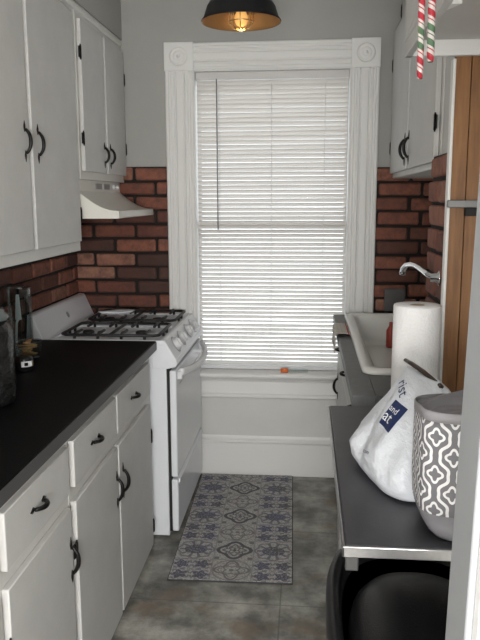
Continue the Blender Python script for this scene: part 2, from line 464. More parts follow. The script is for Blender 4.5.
# window: casing, rosettes, stool, apron, sash, glass
FX0, FX1, FZ = -.7275, .359, 2.30
win = thing('window_1', ((OX0+OX1)/2, D, .6), 'tall window in white moulded casing with rosette corner blocks', 'window'); win['kind'] = 'structure'
def fluted(w):
    """cross-section of a fluted casing board of width w: (across, thickness)"""
    p = [(0, 0), (0, .024), (.006, .030), (.016, .030), (.021, .022), (.028, .022), (.033, .028)]
    m_ = w/2; p2 = [(m_-.030, .028), (m_-.022, .020), (m_-.014, .027)]
    left = p + p2
    return left + [(w-a, t) for a, t in reversed(left)]
for x0, x1 in ((FX0, OX0), (OX1, FX1)):
    w = x1 - x0
    MB().prism([(x0+a, D-t) for a, t in fluted(w)], 'z', .60, OZ1).build('side_casing', 'trim', win)
hh = FZ - OZ1
MB().prism([(D-t, OZ1+a) for a, t in fluted(hh)], 'x', OX0, OX1).build('head_casing', 'trim', win)
for x0, x1 in ((FX0-.002, OX0+.001), (OX1-.001, FX1+.002)):
    b = MB().box(x0, x1, D-.034, D, OZ1-.002, FZ+.003, bev=.003)
    cx, cz = (x0+x1)/2, OZ1 + hh/2
    b.lathe([(.046, 0), (.046, .004), (.040, .009), (.033, .004), (.027, .004), (.022, .011), (.015, .005), (.009, .005), (.006, .011), (0, .013)], (cx, D-.034, cz), 32, (0, -1, 0))
    b.build('corner_rosette', 'trim', win)
b = MB().prism([(D+.1, .575), (D+.1, .600), (D-.085, .600), (D-.095, .594), (D-.095, .581), (D-.085, .575)], 'x', -.76, .39)
b.build('sill', 'trim', win)
b = MB().box(-.72, .35, D-.020, D, .452, .575, bev=.002)
b.prism([(D, .575), (D-.045, .575), (D-.045, .562), (D-.032, .552), (D-.02, .535), (D, .535)], 'x', -.74, .37)
b.prism([(D, .470), (D-.028, .470), (D-.034, .463), (D-.034, .452), (D-.02, .444), (D, .444)], 'x', -.72, .35)
b.build('apron', 'trim', win)
b = MB()
for x0, x1 in ((OX0, OX0+.004), (OX1-.004, OX1)): b.box(x0, x1, D-.028, D+.118, OZ0, OZ1)
b.box(OX0, OX1, D-.028, D+.118, OZ1-.004, OZ1)
b.build('jamb_lining', 'trim', win)
for nm, z0, z1, y0 in (('lower_sash', .602, 1.40, D+.055), ('upper_sash', 1.36, OZ1-.012, D+.088)):
    b = MB(); x0, x1 = OX0+.005, OX1-.005
    b.box(x0, x0+.012, y0, y0+.03, z0, z1, bev=.003).box(x1-.012, x1, y0, y0+.03, z0, z1, bev=.003)
    b.box(x0+.012, x1-.012, y0, y0+.03, z0, z0+.03, bev=.003).box(x0+.012, x1-.012, y0, y0+.03, z1-.04, z1, bev=.003)
    sh = b.build(nm, 'trim', win)
    MB().box(x0+.012, x1-.012, y0+.012, y0+.016, z0+.03, z1-.04).build('glass', 'pane', sh)

# doorway post at the right of the viewer
LEAN = .0215
def leaning(b, z0=1.04):
    for v in b.bm.verts: v.co.x += LEAN*(v.co.z - z0)
    return b
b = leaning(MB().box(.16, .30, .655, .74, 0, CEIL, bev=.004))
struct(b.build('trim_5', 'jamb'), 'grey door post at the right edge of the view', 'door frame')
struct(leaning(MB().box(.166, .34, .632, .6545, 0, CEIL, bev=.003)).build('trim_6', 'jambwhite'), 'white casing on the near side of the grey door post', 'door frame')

# ------------------------------------------------------------------ hardware
def spear(b, p, d, n, L, w):
    """flat leaf-shaped end of an iron pull"""
    p, d, n = Vector(p), Vector(d), Vector(n); s = d.cross(n)
    prof = [(-.1, .25), (.1, .62), (.35, 1), (.55, .85), (.75, .45), (1, .0)]
    top, bot, lo, ro = [], [], [], []
    rings = []
    for t, ww in prof:
        c = p + d*L*t
        hw = max(ww*w/2, .0006)
        rings.append([c + s*hw, c + n*.0045*(.4+ww*.6), c - s*hw, c - n*.0003])
    b.loft(rings)
def pull(parent, c, d, n, L, name='handle'):
    """wrought-iron bow pull centred at c, along d, standing off along n"""
    b = MB(); c, d, n = Vector(c), Vector(d), Vector(n)
    h = L*.27; bow = .017
    pts = []
    for i in range(17):
        t = -1 + i/8
        pts.append(c + d*h*t + n*(.004 + bow*(1-abs(t)**2.4)))
    b.tube(pts, [.0046+.0022*math.cos((-1+i/8)*1.4) for i in range(17)], 8)
    for sg in (-1, 1): spear(b, c + d*h*sg - d*sg*.006, d*sg, n, L*.23, .017)
    return b.build(name, 'iron', parent)
def hinge(parent, c, n, name='hinge', h=.05, along=(0, 1, 0)):
    b = MB(); c, n, a = Vector(c), Vector(n), Vector(along)
    zz = Vector((0, 0, 1))
    b.tube([c - zz*h/2 + n*.004, c + zz*h/2 + n*.004], .0045, 8)
    for sg in (-1, 1): 
        b.tube([c - zz*(h/2+.006) + n*.004, c - zz*h/2 + n*.004], .003, 6) if sg < 0 else b.tube([c + zz*h/2 + n*.004, c + zz*(h/2+.006) + n*.004], .003, 6)
    q0, q1 = c - a*.014, c + a*.014
    x = sorted((q0.x - abs(n.x)*.001, q1.x + abs(n.x)*.003*(1 if n.x > 0 else -1)))
    b.box(min(q0.x, q1.x, c.x) - (.0015), max(q0.x, q1.x, c.x) + .0015, q0.y, q1.y, c.z - h*.44, c.z + h*.44)
    return b.build(name, 'iron', parent)
EX, NX, EZ, EY = (1, 0, 0), (-1, 0, 0), (0, 0, 1), (0, 1, 0)

# ------------------------------------------------------------------ left base cabinets
def slab(parent, name, x_front, y0, y1, z0, z1, th=.018, sign=1):
    """overlay door or drawer front; front at x_front facing sign*x, edges eased"""
    return MB().box(x_front - sign*th, x_front, y0, y1, z0, z1, bev=.003).build(name, 'cab', parent)
XF = -.650
def base_unit(name, y0, y1, cols, label):
    t = thing(name, ((WL+XF)/2, (y0+y1)/2, 0), label, 'cabinet')
    b = MB().box(WL+.03, XF-.0185, y0, y1, .001, .873, bev=.002)
    b.build('carcass', 'cabedge', t)
    for c in cols:
        ya, yb, hy, hside = c[:4]
        dr = slab(t, 'drawer', XF, ya+.004, yb-.034, .703, .842)
        pull(dr, (XF, (ya+yb)/2 - .035, .776), (0, 1, 0), EX, .115)
        do = slab(t, 'door', XF, ya+.004, yb-.034, .022, .660)
        pull(do, (XF, hy, .512), (0, 0, 1), EX, .15)
        for z in (.515, .105): hinge(t, (XF-.004, hside, z), EX)
    return t
base_unit('base_cabinet', 1.868, 2.948, [(1.872, 2.365, 2.310, 1.866), (2.347, 2.90, 2.395, 2.876)],
          'white base cabinet with two drawers beside the stove')
base_unit('base_cabinet', .95, 1.864, [(1.40, 1.866, 1.815, 1.398), (.955, 1.392, 1.0, .957)],
          'white base cabinet in the lower left foreground, under the near end of the black counter')
b = MB().box(WL+.024, -.637, .95, 2.958, .8745, .915, bev=.004)
o = b.build('countertop', ['counter'])
MB().box(-.6385, -.635, .952, 2.955, .8765, .9115, bev=.001).build('front_edge', 'counteredge', o)
tag(o, 'matte black laminate countertop left of the stove', 'countertop')

# ------------------------------------------------------------------ left wall cabinets
XU = -.955
t = thing('wall_cabinet', ((WL+XU)/2, 2.4, 1.30), 'tall white wall cabinet with two doors hanging over the black counter', 'cabinet')
MB().box(WL+.024, XU-.0185, 1.43, 3.016, 1.300, 2.322, bev=.002).build('carcass', 'cabedge', t)
for ya, yb, hy in ((1.95, 2.440, 2.405), (2.474, 2.980, 2.525), (1.45, 1.915, 1.51)):
    do = slab(t, 'door', XU, ya, yb, 1.342, 2.270)
    pull(do, (XU, hy, 1.715), EZ, EX, .15)
hinge(t, (XU-.004, 2.985, 1.455), EX)
t2 = thing('wall_cabinet', ((WL+XU)/2, 3.4, 1.6), 'short white wall cabinet above the range hood', 'cabinet')
XU = -.942
MB().box(WL+.024, XU-.0185, 3.018, D-.001, 1.605, 2.322, bev=.002).build('carcass', 'cabedge', t2)
for ya, yb, hy, hs in ((3.034, 3.364, 3.333, 3.024), (3.396, 3.738, 3.437, 3.745)):
    do = slab(t2, 'door', XU, ya, yb, 1.640, 2.262)
    pull(do, (XU, hy, 1.722), EZ, EX, .13)
    for z in (1.775, 2.125): hinge(t2, (XU-.004, hs, z), EX)
XU = -.955
b = MB().prism([(XU-.0185, 2.288), (XU-.002, 2.292), (XU+.004, 2.300), (XU+.004, 2.312), (XU-.004, 2.324), (XU-.0185, 2.324)], 'y', 1.43, D-.001)
tag(b.build('cornice_strip', 'cabedge'), 'slim cream cornice strip along the top of the left wall cabinets', 'moulding')

# ------------------------------------------------------------------ range hood
t = thing('range_hood', (-1.0, 3.36, 1.44), 'cream range hood with curved visor under the short cabinet', 'range hood')
HY0, HY1 = 3.020, 3.715
prof = [(WL+.03, 1.603), (XU-.02, 1.603), (XU-.020, 1.555)]
for i in range(1, 11):
    s_ = i/10
    prof.append((XU-.02 + (.168)*s_, 1.555 - .085*math.sin(s_*PI/2)**.9))
prof += [(-.800, 1.468), (-.798, 1.441), (-.804, 1.437), (WL+.03, 1.437)]
MB().prism(prof, 'y', HY0, HY1, bev=.0).build('visor', 'hood', t)
b = MB()
for k in range(2):
    y0 = 3.275 + k*.135
    b.box(XU-.021, XU-.017, y0, y0+.10, 1.566, 1.592)
    for q in range(6): b.box(XU-.018, XU-.0155, y0+.004, y0+.096, 1.568+q*.004, 1.5695+q*.004)
b.build('vent_grille', 'greyplastic', t)
for y in (3.585, 3.655): MB().lathe([(.011, 0), (.010, .010), (0, .011)], (XU-.020, y, 1.579), 20, EX).build('knob', 'white_plastic', t)

# ------------------------------------------------------------------ stove
SY0, SY1 = 2.968, 3.722
SXB = WL+.03; SXF = -.598; SXD = -.556
st = thing('gas_stove', (-.9, 3.345, 0), 'white freestanding gas stove with black grates beside the window', 'stove')
b = MB().box(SXB, SXF, SY0, SY1, .012, .893, bev=.004)
for x in (SXB+.06, SXF-.06):
    for y in (SY0+.06, SY1-.06): b.lathe([(.018, 0), (.018, .02)], (x, y, 0.0), 14, capb=True)
b.build('body', 'white', st)
# cooktop: tray with a raised rim and two recessed burner wells
b = MB()
b.box(SXB+.10, -.607, SY0-.002, SY1+.002, .893, .906, bev=.004)
def rim(b, x0, x1, y0, y1, z, w=.022, h=.012):
    b.box(x0, x1, y0, y0+w, z, z+h, bev=.005).box(x0, x1, y1-w, y1, z, z+h, bev=.005)
    b.box(x0, x0+w, y0+w-.004, y1-w+.004, z, z+h, bev=.005).box(x1-w, x1, y0+w-.004, y1-w+.004, z, z+h, bev=.005)
rim(b, SXB+.10, -.607, SY0-.002, SY1+.002, .903)
b.box(SXB+.12, -.64, 3.325, 3.365, .903, .914, bev=.004)
b.build('cooktop', 'white', st)
# burners
for x in (-1.0, -.75):
    for y in (3.165, 3.53):
        b = MB(); b.mi = 1
        b.lathe([(.075, 0), (.070, .004), (.05, .002), (.046, .004)], (x, y, .906), 28)
        b.mi = 0
        b.lathe([(.027, .002), (.027, .008), (.024, .010), (.024, .012), (.020, .014), (0, .0145)], (x, y, .906), 28)
        b.build('burner', ['grate', 'white'], st)
# grates: one per side, frame + fingers standing on bent feet
for ya, yb in ((2.992, 3.300), (3.385, 3.695)):
    b = MB(); x0, x1, zt = -1.070, -.636, .931; r = .0070
    yc = (ya+yb)/2
    fr = [(x0, ya+.02, zt), (x0+.02, ya, zt), (x1-.02, ya, zt), (x1, ya+.02, zt), (x1, yb-.02, zt), (x1-.02, yb, zt), (x0+.02, yb, zt), (x0, yb-.02, zt)]
    b.tube(fr, r, 8, closed=True)
    for y in (ya, yb):
        for k in range(4):
            x = x0+.06 + k*(x1-x0-.12)/3
            sg = 1 if y == ya else -1
            b.tube([(x, y, .910), (x, y, zt), (x, y+sg*.02, zt+.008), (x, y+sg*.06, zt+.003), (x, y+sg*.105, zt+.003)], r*.95, 8)
    b.tube([((x0+x1)/2, ya, zt), ((x0+x1)/2, yb, zt)], r, 8)
    for x in (x0, x1):
        b.tube([(x, yc-.04, zt), (x, yc-.035, .909)], r, 8); b.tube([(x, yc+.04, zt), (x, yc+.035, .909)], r, 8)
    b.build('grate', 'grate', st)
# backguard with slanted face
bg_ = MB().prism([(SXB, .893), (-1.134, .893), (-1.141, .905), (-1.188, 1.012), (-1.196, 1.018), (SXB+.005, 1.020), (SXB, 1.015)], 'y', SY0, SY1, bev=.003).build('backguard', 'white', st)
b = MB().lathe([(.0, .0), (.016, 0), (.015, .0015), (0, .002)], (-1.1635, 3.36, .960), 20, Vector((.105, 0, .047)))
b.build('badge', 'greyplastic', bg_)
# control panel along the front
cp = MB().prism([(-.66, .893), (-.617, .917), (-.603, .914), (-.553, .832), (-.549, .812), (-.556, .797), (-.592, .789), (-.66, .789)], 'y', SY0-.001, SY1+.001, bev=.003).build('control_panel', 'white', st)
nrm = Vector((.082, 0, .050)).normalized()
for k, y in enumerate((3.10, 3.245, 3.43, 3.575)):
    c = Vector((-.578, y, .873)) 
    kb = MB().lathe([(.034, 0), (.033, .003), (.026, .005), (.025, .018), (.021, .021), (0, .0215)], c, 28, nrm)
    tdir = nrm.cross(Vector(EY)).normalized()
    q = c + nrm*.021
    kb.loft([[q + tdir*.019*sx + Vector(EY)*.005*sy + nrm*h for sx, sy in ((-1, -1), (1, -1), (1, 1), (-1, 1))] for h in (-.003, .008)])
    ko = kb.build('knob', 'white_plastic', st)
    ring = MB().lathe([(.0345, .0002), (.039, .0012), (.0345, .002)], c, 28, nrm)
    ring.build('dial_ring', 'greyplastic', ko)
# dark strip standing in for shade in the gap; oven door, drawer
MB().box(SXF-.001, SXF+.012, SY0+.012, SY1-.012, .03, .79).build('gap_shade', 'dark', st)
od = MB().box(SXF+.012, SXD, SY0+.006, SY1-.006, .290, .780, bev=.006).build('oven_door', 'white', st)
b = MB()
ya, yb, zh = SY0+.05, SY1-.05, .752
pts = [];
for i in range(25):
    s_ = -1 + i/12
    pts.append((SXD + .012 + .050*(1-abs(s_)**2.4), (ya+yb)/2 + s_*(yb-ya)/2, zh + .012 - .016*(1-s_*s_)))
b.tube(pts, .0125, 12, flat=1.35)
for y in (ya+.004, yb-.004): b.box(SXD-.002, SXD+.020, y-.014, y+.014, zh-.02, zh+.016, bev=.004)
b.build('handle', 'white_plastic', od)
b = MB()
for k in range(9):
    y = 3.06 + k*.07
    b.box(SXD-.003, SXD+.001, y, y+.05, .700, .706)
b.build('vent_slots', 'greyplastic', od)
dw = MB()
dw.box(SXF+.012, SXD, SY0+.006, SY1-.006, .032, .278, bev=.006)
dw.prism([(SXD-.004, .278), (SXD+.006, .272), (SXD+.006, .262), (SXD-.004, .245)], 'y', SY0+.03, SY1-.03)
dw.build('drawer', 'white', st)

# spoon rest lying on the far grate
b = MB()
def spoon_rest(c, yaw, L=.20):
    rings = []; n = 20
    e1 = Vector((math.cos(yaw), math.sin(yaw), 0)); e2 = Vector((-math.sin(yaw), math.cos(yaw), 0)); C = Vector(c)
    for kk, (sc, z) in enumerate(((.55, 0), (.8, .002), (1, .012), (.97, .013), (.75, .005), (.3, .004))):
        ring = []
        for j in range(n):
            a_ = 2*PI*j/n
            x_ = math.cos(a_)*L/2*sc; w_ = (.045 if x_ > -.02 else .020)*sc
            ring.append(C + e1*x_ + e2*math.sin(a_)*w_ + Vector((0, 0, z)))
        rings.append(ring)
    return rings
b.loft(spoon_rest((-.955, 3.50, .9465), .35, .19))
tag(b.build('spoon_rest', 'white'), 'white spoon rest lying on the far stove grate', 'spoon rest')

# ------------------------------------------------------------------ right: sink counter
XK = .15
t = thing('sink_cabinet', (.46, 2.9, 0), 'white base cabinet under the sink, seen as a sliver behind the steel table', 'cabinet')
b = MB().box(XK+.0265, XK+.045, 2.17, D-.04, .001, .872).box(WR-.02, WR-.005, 2.17, D-.04, .001, .872)
b.box(XK+.045, WR-.02, 2.17, 2.188, .001, .872).box(XK+.045, WR-.02, D-.058, D-.04, .001, .872).box(XK+.045, WR-.02, 2.188, D-.058, .09, .108)
b.build('carcass', 'cabedge', t)
for ya, yb, hy in ((2.20, 2.68, 2.63), (2.70, 3.18, 2.75), (3.20, 3.66, 3.60)):
    dr = slab(t, 'drawer', XK+.026, ya+.004, yb-.004, .715, .860, sign=-1)
    pull(dr, (XK+.026, (ya+yb)/2, .79), (0, 1, 0), NX, .115)
    do = slab(t, 'door', XK+.026, ya+.004, yb-.004, .09, .695, sign=-1)
    pull(do, (XK+.026, hy, .56), EZ, NX, .15)
CX0, CX1, CY0, CY1 = .225, .690, 2.44, 3.635       # cut-out
b = MB()
b.box(XK, CX0, 2.158, D-.03, .8735, .915, bev=.003).box(CX1, WR-.001, 2.158, D-.03, .8735, .915)
b.box(CX0, CX1, 2.158, CY0, .8735, .915).box(CX0, CX1, CY1, D-.03, .8735, .915)
tag(b.build('countertop', 'greytop'), 'grey laminate countertop holding the white sink', 'countertop')
# sink: rolled rim and basin
def rrect(x0, x1, y0, y1, r, z, n=6):
    out = []
    for cx, cy, a0 in ((x1-r, y1-r, 0), (x0+r, y1-r, PI/2), (x0+r, y0+r, PI), (x1-r, y0+r, 3*PI/2)):
        for i in range(n+1):
            a_ = a0 + PI/2*i/n
            out.append(Vector((cx + r*math.cos(a_), cy + r*math.sin(a_), z)))
    return out
b = MB(); rings = []
for ins, r, z in ((0, .045, .9165), (-.004, .048, .925), (.002, .045, .935), (.012, .04, .938), (.034, .035, .937), (.044, .035, .930), (.050, .035, .915), (.060, .04, .81), (.075, .05, .795), (.12, .05, .790)):
    rings.append(rrect(.205+ins, .705-ins, 2.418+ins, 3.662-ins, r, z))
b.loft(rings, capb=False)
sk = b.build('sink', 'porcelain', origin=(.45, 3.04, .79))
b = MB().lathe([(.042, 0), (.042, .003), (.034, .003), (.030, .001), (0, .001)], (.45, 3.0, .7905), 24)
b.build('drain', 'chrome', sk)
tag(sk, 'white enamel sink set in the grey countertop', 'sink')
# faucet
FB = (.406, 2.175, 1.281)
FP = [(.400, 2.175, 1.281), (.384, 2.178, 1.284), (.374, 2.195, 1.288), (.372, 2.26, 1.291), (.370, 2.33, 1.294), (.367, 2.40, 1.297), (.360, 2.46, 1.297), (.351, 2.51, 1.290), (.346, 2.54, 1.275), (.344, 2.55, 1.262)]
t = thing('faucet', (.405, 2.175, 1.281), 'chrome faucet spout arching from the brick partition towards the sink', 'faucet')
MB().lathe([(.024, 0), (.023, .006), (.014, .010), (.0125, .03)], FB, 24, (-1, .15, 0), capb=True, capt=True).build('wall_flange', 'chrome', t)
b = MB()
b.tube(FP, [.0085]*(len(FP)-3) + [.009, .011, .011], 14)
b.build('spout', 'chrome', t)
MB().lathe([(.011, 0), (.011, .010), (.008, .012), (0, .012)], FP[-1], 18, (0, 0, -1), capt=True).build('aerator', 'chrome', t)
# soap bottle standing in the sink
b = MB().lathe([(.020, 0), (.022, .006), (.022, .085), (.010, .105), (.009, .125), (0, .126)], (.425, 3.50, .7915), 20, capb=True)
tag(b.build('soap_bottle', 'redplastic'), 'small red bottle standing in the sink next to the paper towels', 'bottle')
# dish cloth folded over the counter's front corner
b = MB(); n1, n2 = 24, 16
def cloth_pt(s_, t_):
    # s_: 0 hanging hem at the front .. 1 on the sink rim ; t_: along the edge
    L = .155*s_
    y = 3.13 + .27*t_ - .03*s_
    wv = .004*math.sin(9*t_+3*s_) + .003*math.sin(17*s_)
    L -= .03
    if L < .055: x_, z_ = .139 - wv*.6, .922 - (.055-L) + .0
    elif L < .075: k = (L-.055)/.02; x_, z_ = .139 + .012*k, .922 + .006*math.sin(k*PI/2)
    elif L < .13: x_, z_ = .151 + (L-.075), .928 + wv*.4
    elif L < .16: k = (L-.13)/.03; x_, z_ = .206 + .018*k - .02*k, .928 + .020*k
    else: x_, z_ = .204 + (L-.16)*.85, .948 + wv*.3
    return Vector((x_, y, z_))
V = [[b.bm.verts.new(cloth_pt(i/n1, j/n2)) for j in range(n2+1)] for i in range(n1+1)]
for i in range(n1):
    for j in range(n2):
        f = b._f((V[i][j], V[i+1][j], V[i+1][j+1], V[i][j+1]), True)
        for lp, q in zip(f.loops, ((i, j), (i+1, j), (i+1, j+1), (i, j+1))): lp[b.uv].uv = (q[0]/n1, q[1]/n2)
o = b.build('dish_cloth', 'cloth')
md = o.modifiers.new('thickness', 'SOLIDIFY'); md.thickness = .004; md.offset = 1
tag(o, 'folded beige checked dish cloth draped over the corner of the grey countertop', 'cloth')
# outlet plate on the brick behind the sink
b = MB().box(.412, .52, D-.042, D-.033, .935, 1.055, bev=.004)
op = b.build('outlet_plate', 'greyoutlet')
tag(op, 'grey cover plate on the brick behind the sink', 'cover plate')

# ------------------------------------------------------------------ right wall cabinets
XR = .418
t = thing('wall_cabinet', (.58, 3.1, 1.62), 'white wall cabinet with two doors over the sink, right of the window', 'cabinet')
b = MB().box(XR+.0185, WR-.001, 2.432, D-.024, 1.618, 2.34, bev=.006)
b.build('carcass', 'cabedge', t)
for ya, yb, hy, hs in ((2.460, 3.085, 3.045, 2.453), (3.120, 3.70, 3.165, 3.705)):
    do = slab(t, 'door', XR, ya, yb, 1.640, 2.315, sign=-1)
    pull(do, (XR, hy, 1.725), EZ, NX, .15)
    for z in (1.765, 2.16): hinge(t, (XR+.004, hs, z), NX)
t = thing('wall_cabinet', (.6, 3.1, 2.342), 'upper white wall cabinet set back above the sink cabinet', 'cabinet')
MB().box(.465, WR-.001, 2.432, D-.001, 2.342, CEIL-.002, bev=.003).build('carcass', 'cabedge', t)
for ya, yb, hs in ((2.47, 3.08, 2.462), (3.10, 3.68, 3.69)):
    do = slab(t, 'door', .450, ya, yb, 2.362, CEIL-.02, th=.0145, sign=-1)
    hinge(t, (.454, hs, 2.41), NX)
# overhead cabinet in front of the partition
XO = .268
t = thing('overhead_cabinet', (.5, 1.5, 1.9), 'grey-white overhead cabinet at upper right, its underside seen from below', 'cabinet')
b = MB().box(XO, WR-.001, .85, 2.102, 1.946, CEIL-.002)
b.build('carcass', 'cab', t)
b = MB().box(XO+.004, WR-.001, 2.080, 2.101, 1.904, 1.946, bev=.002)
b.build('bottom_rail', 'trim', t)
MB().box(XO, XO+.019, .85, 2.102, 1.904, 1.9455, bev=.002).build('front_rail', 'cab', t)
b = MB().prism([(XO+.020, 1.62), (XO+.020, 1.70), (XO+.055, 1.62)], 'z', 1.922, 1.946, bev=.001)
b.build('corner_block', 'trim', t)
do = slab(t, 'door', XO-.001, 1.25, 2.085, 1.960, CEIL-.03, th=.017, sign=-1)
hk = MB()
hk.tube([(XO-.001, 1.50, 2.02), (XO-.050, 1.50, 2.018), (XO-.056, 1.50, 2.024), (XO-.057, 1.50, 2.034)], .0026, 8)
hk.build('hook', 'brass', do)
# candy canes hooked on it
def cane(name, top, lean, L, r, label, tw=0., ang=0.):
    x, y, z = top
    e = Vector((math.cos(ang), math.sin(ang), 0))
    R = .019
    pts = []
    for i in range(13):
        a_ = PI*1.02 - PI*1.02*i/12
        pts.append(Vector((x, y, z-R)) + e*R*(math.cos(a_)-1) + Vector((0, 0, 1))*R*math.sin(a_))
    # long leg straight down from the end of the arc
    p = pts[-1]
    for i in range(1, 15):
        s_ = i/14
        pts.append(p + Vector((lean[0]*s_, lean[1]*s_, -L*s_)))
    b = MB().tube(pts, [r*.9] + [r]*(len(pts)-2) + [r*.75], 12)
    return tag(b.build(name, 'candy'), label, 'candy cane', 'candy canes hanging from the overhead cabinet')
cane('candy_cane', (.220, 1.500, 2.0290), (.003, .002, 0), .257, .0066, 'longest striped candy cane, left one hanging below the overhead cabinet', ang=PI/2)
cane('candy_cane', (.2395, 1.500, 2.0290), (.0, -.015, 0), .228, .0076, 'shorter candy cane in shiny wrap, right one hanging below the overhead cabinet', ang=-PI/2+.25)
# metal bar on the panelling
b = MB().box(.402, .60, 2.092, 2.1115, 1.492, 1.513, bev=.002)
rb = b.build('metal_rail', 'brackets')
MB().box(.452, .485, 2.095, 2.110, 1.468, 1.4915, bev=.002).build('clip', 'dark', rb)
tag(rb, 'grey metal bar with dark clip mounted across the wood panelling', 'rail')

# ------------------------------------------------------------------ steel table and what stands on it
TX0, TX1, TY0, TY1, TZ = .073, .69, 1.206, 2.096, .900
t = thing('steel_table', (.38, 1.65, 0), 'dark topped steel work table in the right foreground', 'table')
MB().box(TX0+.005, TX1, TY0+.005, TY1, TZ-.016, TZ, bev=.004).build('table_top', 'tabletop', t)
b = MB()
b.box(TX0, TX0+.0045, TY0, TY1, TZ-.022, TZ-.001, bev=.0015)
b.box(TX0, TX1, TY0, TY0+.0045, TZ-.022, TZ-.001, bev=.0015)
b.build('edge_band', 'steel', t)
b = MB().box(TX0+.006, TX0+.030, TY0+.006, TY0+.022, TZ-.052, TZ-.0165, bev=.003)
b.build('corner_bracket', 'darksteel', t)
for x, y in ((TX0+.05, 1.83), (TX0+.05, 2.06), (TX1-.05, 1.23), (TX1-.05, 2.06)):
    b = MB().tube([(x, y, .002), (x, y, TZ-.0165)], .016, 14)
    b.lathe([(.02, 0), (.02, .02)], (x, y, 0), 14, capb=True)
    b.build('leg', 'steel', t)
# paper towels
t = thing('paper_towel_roll', (.317, 2.022, TZ), 'white paper towel roll standing at the back of the steel table', 'paper towels')
MB().lathe([(.055, 0), (.055, .008), (.045, .010), (0, .010)], (.317, 2.022, TZ), 32, capb=True).build('holder_base', 'white_plastic', t)
b = MB().lathe([(.022, .012), (.0655, .012), (.066, .02), (.066, .318), (.0645, .322), (.021, .322)], (.317, 2.022, TZ), 48)
b.build('roll', 'paper', t)
MB().lathe([(.0205, .012), (.0205, .321), (.0185, .321), (.0185, .012)], (.317, 2.022, TZ), 24).build('core', 'card', t)

# plastic shopping bag
def bag_ring(cx, cy, z, rx, ry, rot, seed, wr, n=72, ex=2.3):
    out = []
    for j in range(n):
        a_ = 2*PI*j/n
        c_, s_ = math.cos(a_), math.sin(a_)
        q = (abs(c_)**ex + abs(s_)**ex)**(-1/ex)
        w_ = 1 + wr*(.55*abs(math.sin(4*a_+seed*.35)) - .3 + .4*math.sin(5*a_+seed*1.1) + .35*math.sin(9*a_-seed*1.9) + .3*math.sin(14*a_+seed*.8))
        x_, y_ = q*c_*rx*w_, q*s_*ry*w_
        out.append(Vector((cx + x_*math.cos(rot) - y_*math.sin(rot), cy + x_*math.sin(rot) + y_*math.cos(rot), z + .004*wr*10*math.sin(3*a_+seed))))
    return out
BAGL = [(.219, 1.540, .9035, .058, .120, .0), (.223, 1.545, .906, .080, .150, .02), (.229, 1.552, .925, .098, .162, .05), (.238, 1.562, .955, .109, .158, .10), (.247, 1.566, .985, .105, .146, .12),
        (.256, 1.570, 1.010, .094, .134, .12), (.262, 1.578, 1.035, .083, .122, .12), (.267, 1.592, 1.058, .071, .108, .1), (.271, 1.608, 1.080, .056, .096, .08), (.273, 1.622, 1.098, .041, .088, .06), (.274, 1.632, 1.110, .025, .082, .03), (.2745, 1.636, 1.1165, .012, .080, 0)]
rings = []
for i in range(len(BAGL)-1):
    for k in range(3):
        f_ = k/3
        v_ = [a_ + (b_-a_)*f_ for a_, b_ in zip(BAGL[i], BAGL[i+1])]
        q = i + f_
        rings.append(bag_ring(v_[0], v_[1], v_[2], v_[3], v_[4], .24 + .006*q, q*.55, v_[5]*.7, ex=3.4 - .13*q))
rings.append(bag_ring(*BAGL[-1][:5], .30, 6, 0))
b = MB().loft(rings)
# loose handle flap folded down to the right
pg = thing('shopping_bag', (.25, 1.55, TZ), 'white plastic shopping bag with navy lettering slumped on the steel table', 'bag')
bag = b.build('bag_body', 'bag', pg)
bvh_v = [bag.matrix_world @ v.co + Vector(pg.location) for v in bag.data.vertices]
BVH = BVHTree.FromPolygons(bvh_v, [p.vertices[:] for p in bag.data.polygons])
def text_faces(txt, size):
    cu = bpy.data.curves.new('txt', 'FONT'); cu.body = txt; cu.size = size; cu.resolution_u = 3
    o = bpy.data.objects.new('txt', cu); COL.objects.link(o)
    dg = bpy.context.evaluated_depsgraph_get(); me = bpy.data.meshes.new_from_object(o.evaluated_get(dg))
    bm = bmesh.new(); bm.from_mesh(me)
    COL.objects.unlink(o); bpy.data.objects.remove(o); bpy.data.curves.remove(cu); bpy.data.meshes.remove(me)
    return bm
def grid_faces(w, h, n=14):
    bm = bmesh.new(); bmesh.ops.create_grid(bm, x_segments=n, y_segments=n, size=.5)
    for v in bm.verts: v.co.x = (v.co.x+.5)*w; v.co.y = (v.co.y+.5)*h
    return bm
def decal(bm, name, mt, parent, o0, u, v, n, lift):
    o0, u, v, n = Vector(o0), Vector(u).normalized(), Vector(v), Vector(n).normalized()
    v = (v - u*u.dot(v)).normalized()
    bmesh.ops.triangulate(bm, faces=bm.faces[:])
    bmesh.ops.subdivide_edges(bm, edges=[e for e in bm.edges if e.calc_length() > .004], cuts=2, use_grid_fill=False)
    bmesh.ops.triangulate(bm, faces=bm.faces[:])
    kill = []
    for q in bm.verts:
        p = o0 + u*q.co.x + v*q.co.y
        hit = BVH.ray_cast(p - n*.5, n)
        if hit[0] is None: kill.append(q); continue
        q.co = hit[0] - n*lift
    if kill: bmesh.ops.delete(bm, geom=kill, context='VERTS')
    b = MB(); b.bm.free(); b.bm = bm
    return b.build(name, mt, parent, norm=False)
ND = (.42, .86, -.30)
decal(grid_faces(.046, .062), 'printed_panel', 'navy', bag, (.142, 1.5, 1.042), (.80, -.30, -.42), (.42, 0, .9), ND, .0012)
decal(text_faces('and', .021), 'lettering', 'inkwhite', bag, (.160, 1.5, 1.074), (.80, -.30, -.42), (.42, 0, .9), ND, .0022)
decal(text_faces('at', .036), 'lettering', 'inkwhite', bag, (.148, 1.5, 1.052), (.80, -.30, -.42), (.42, 0, .9), ND, .0022)
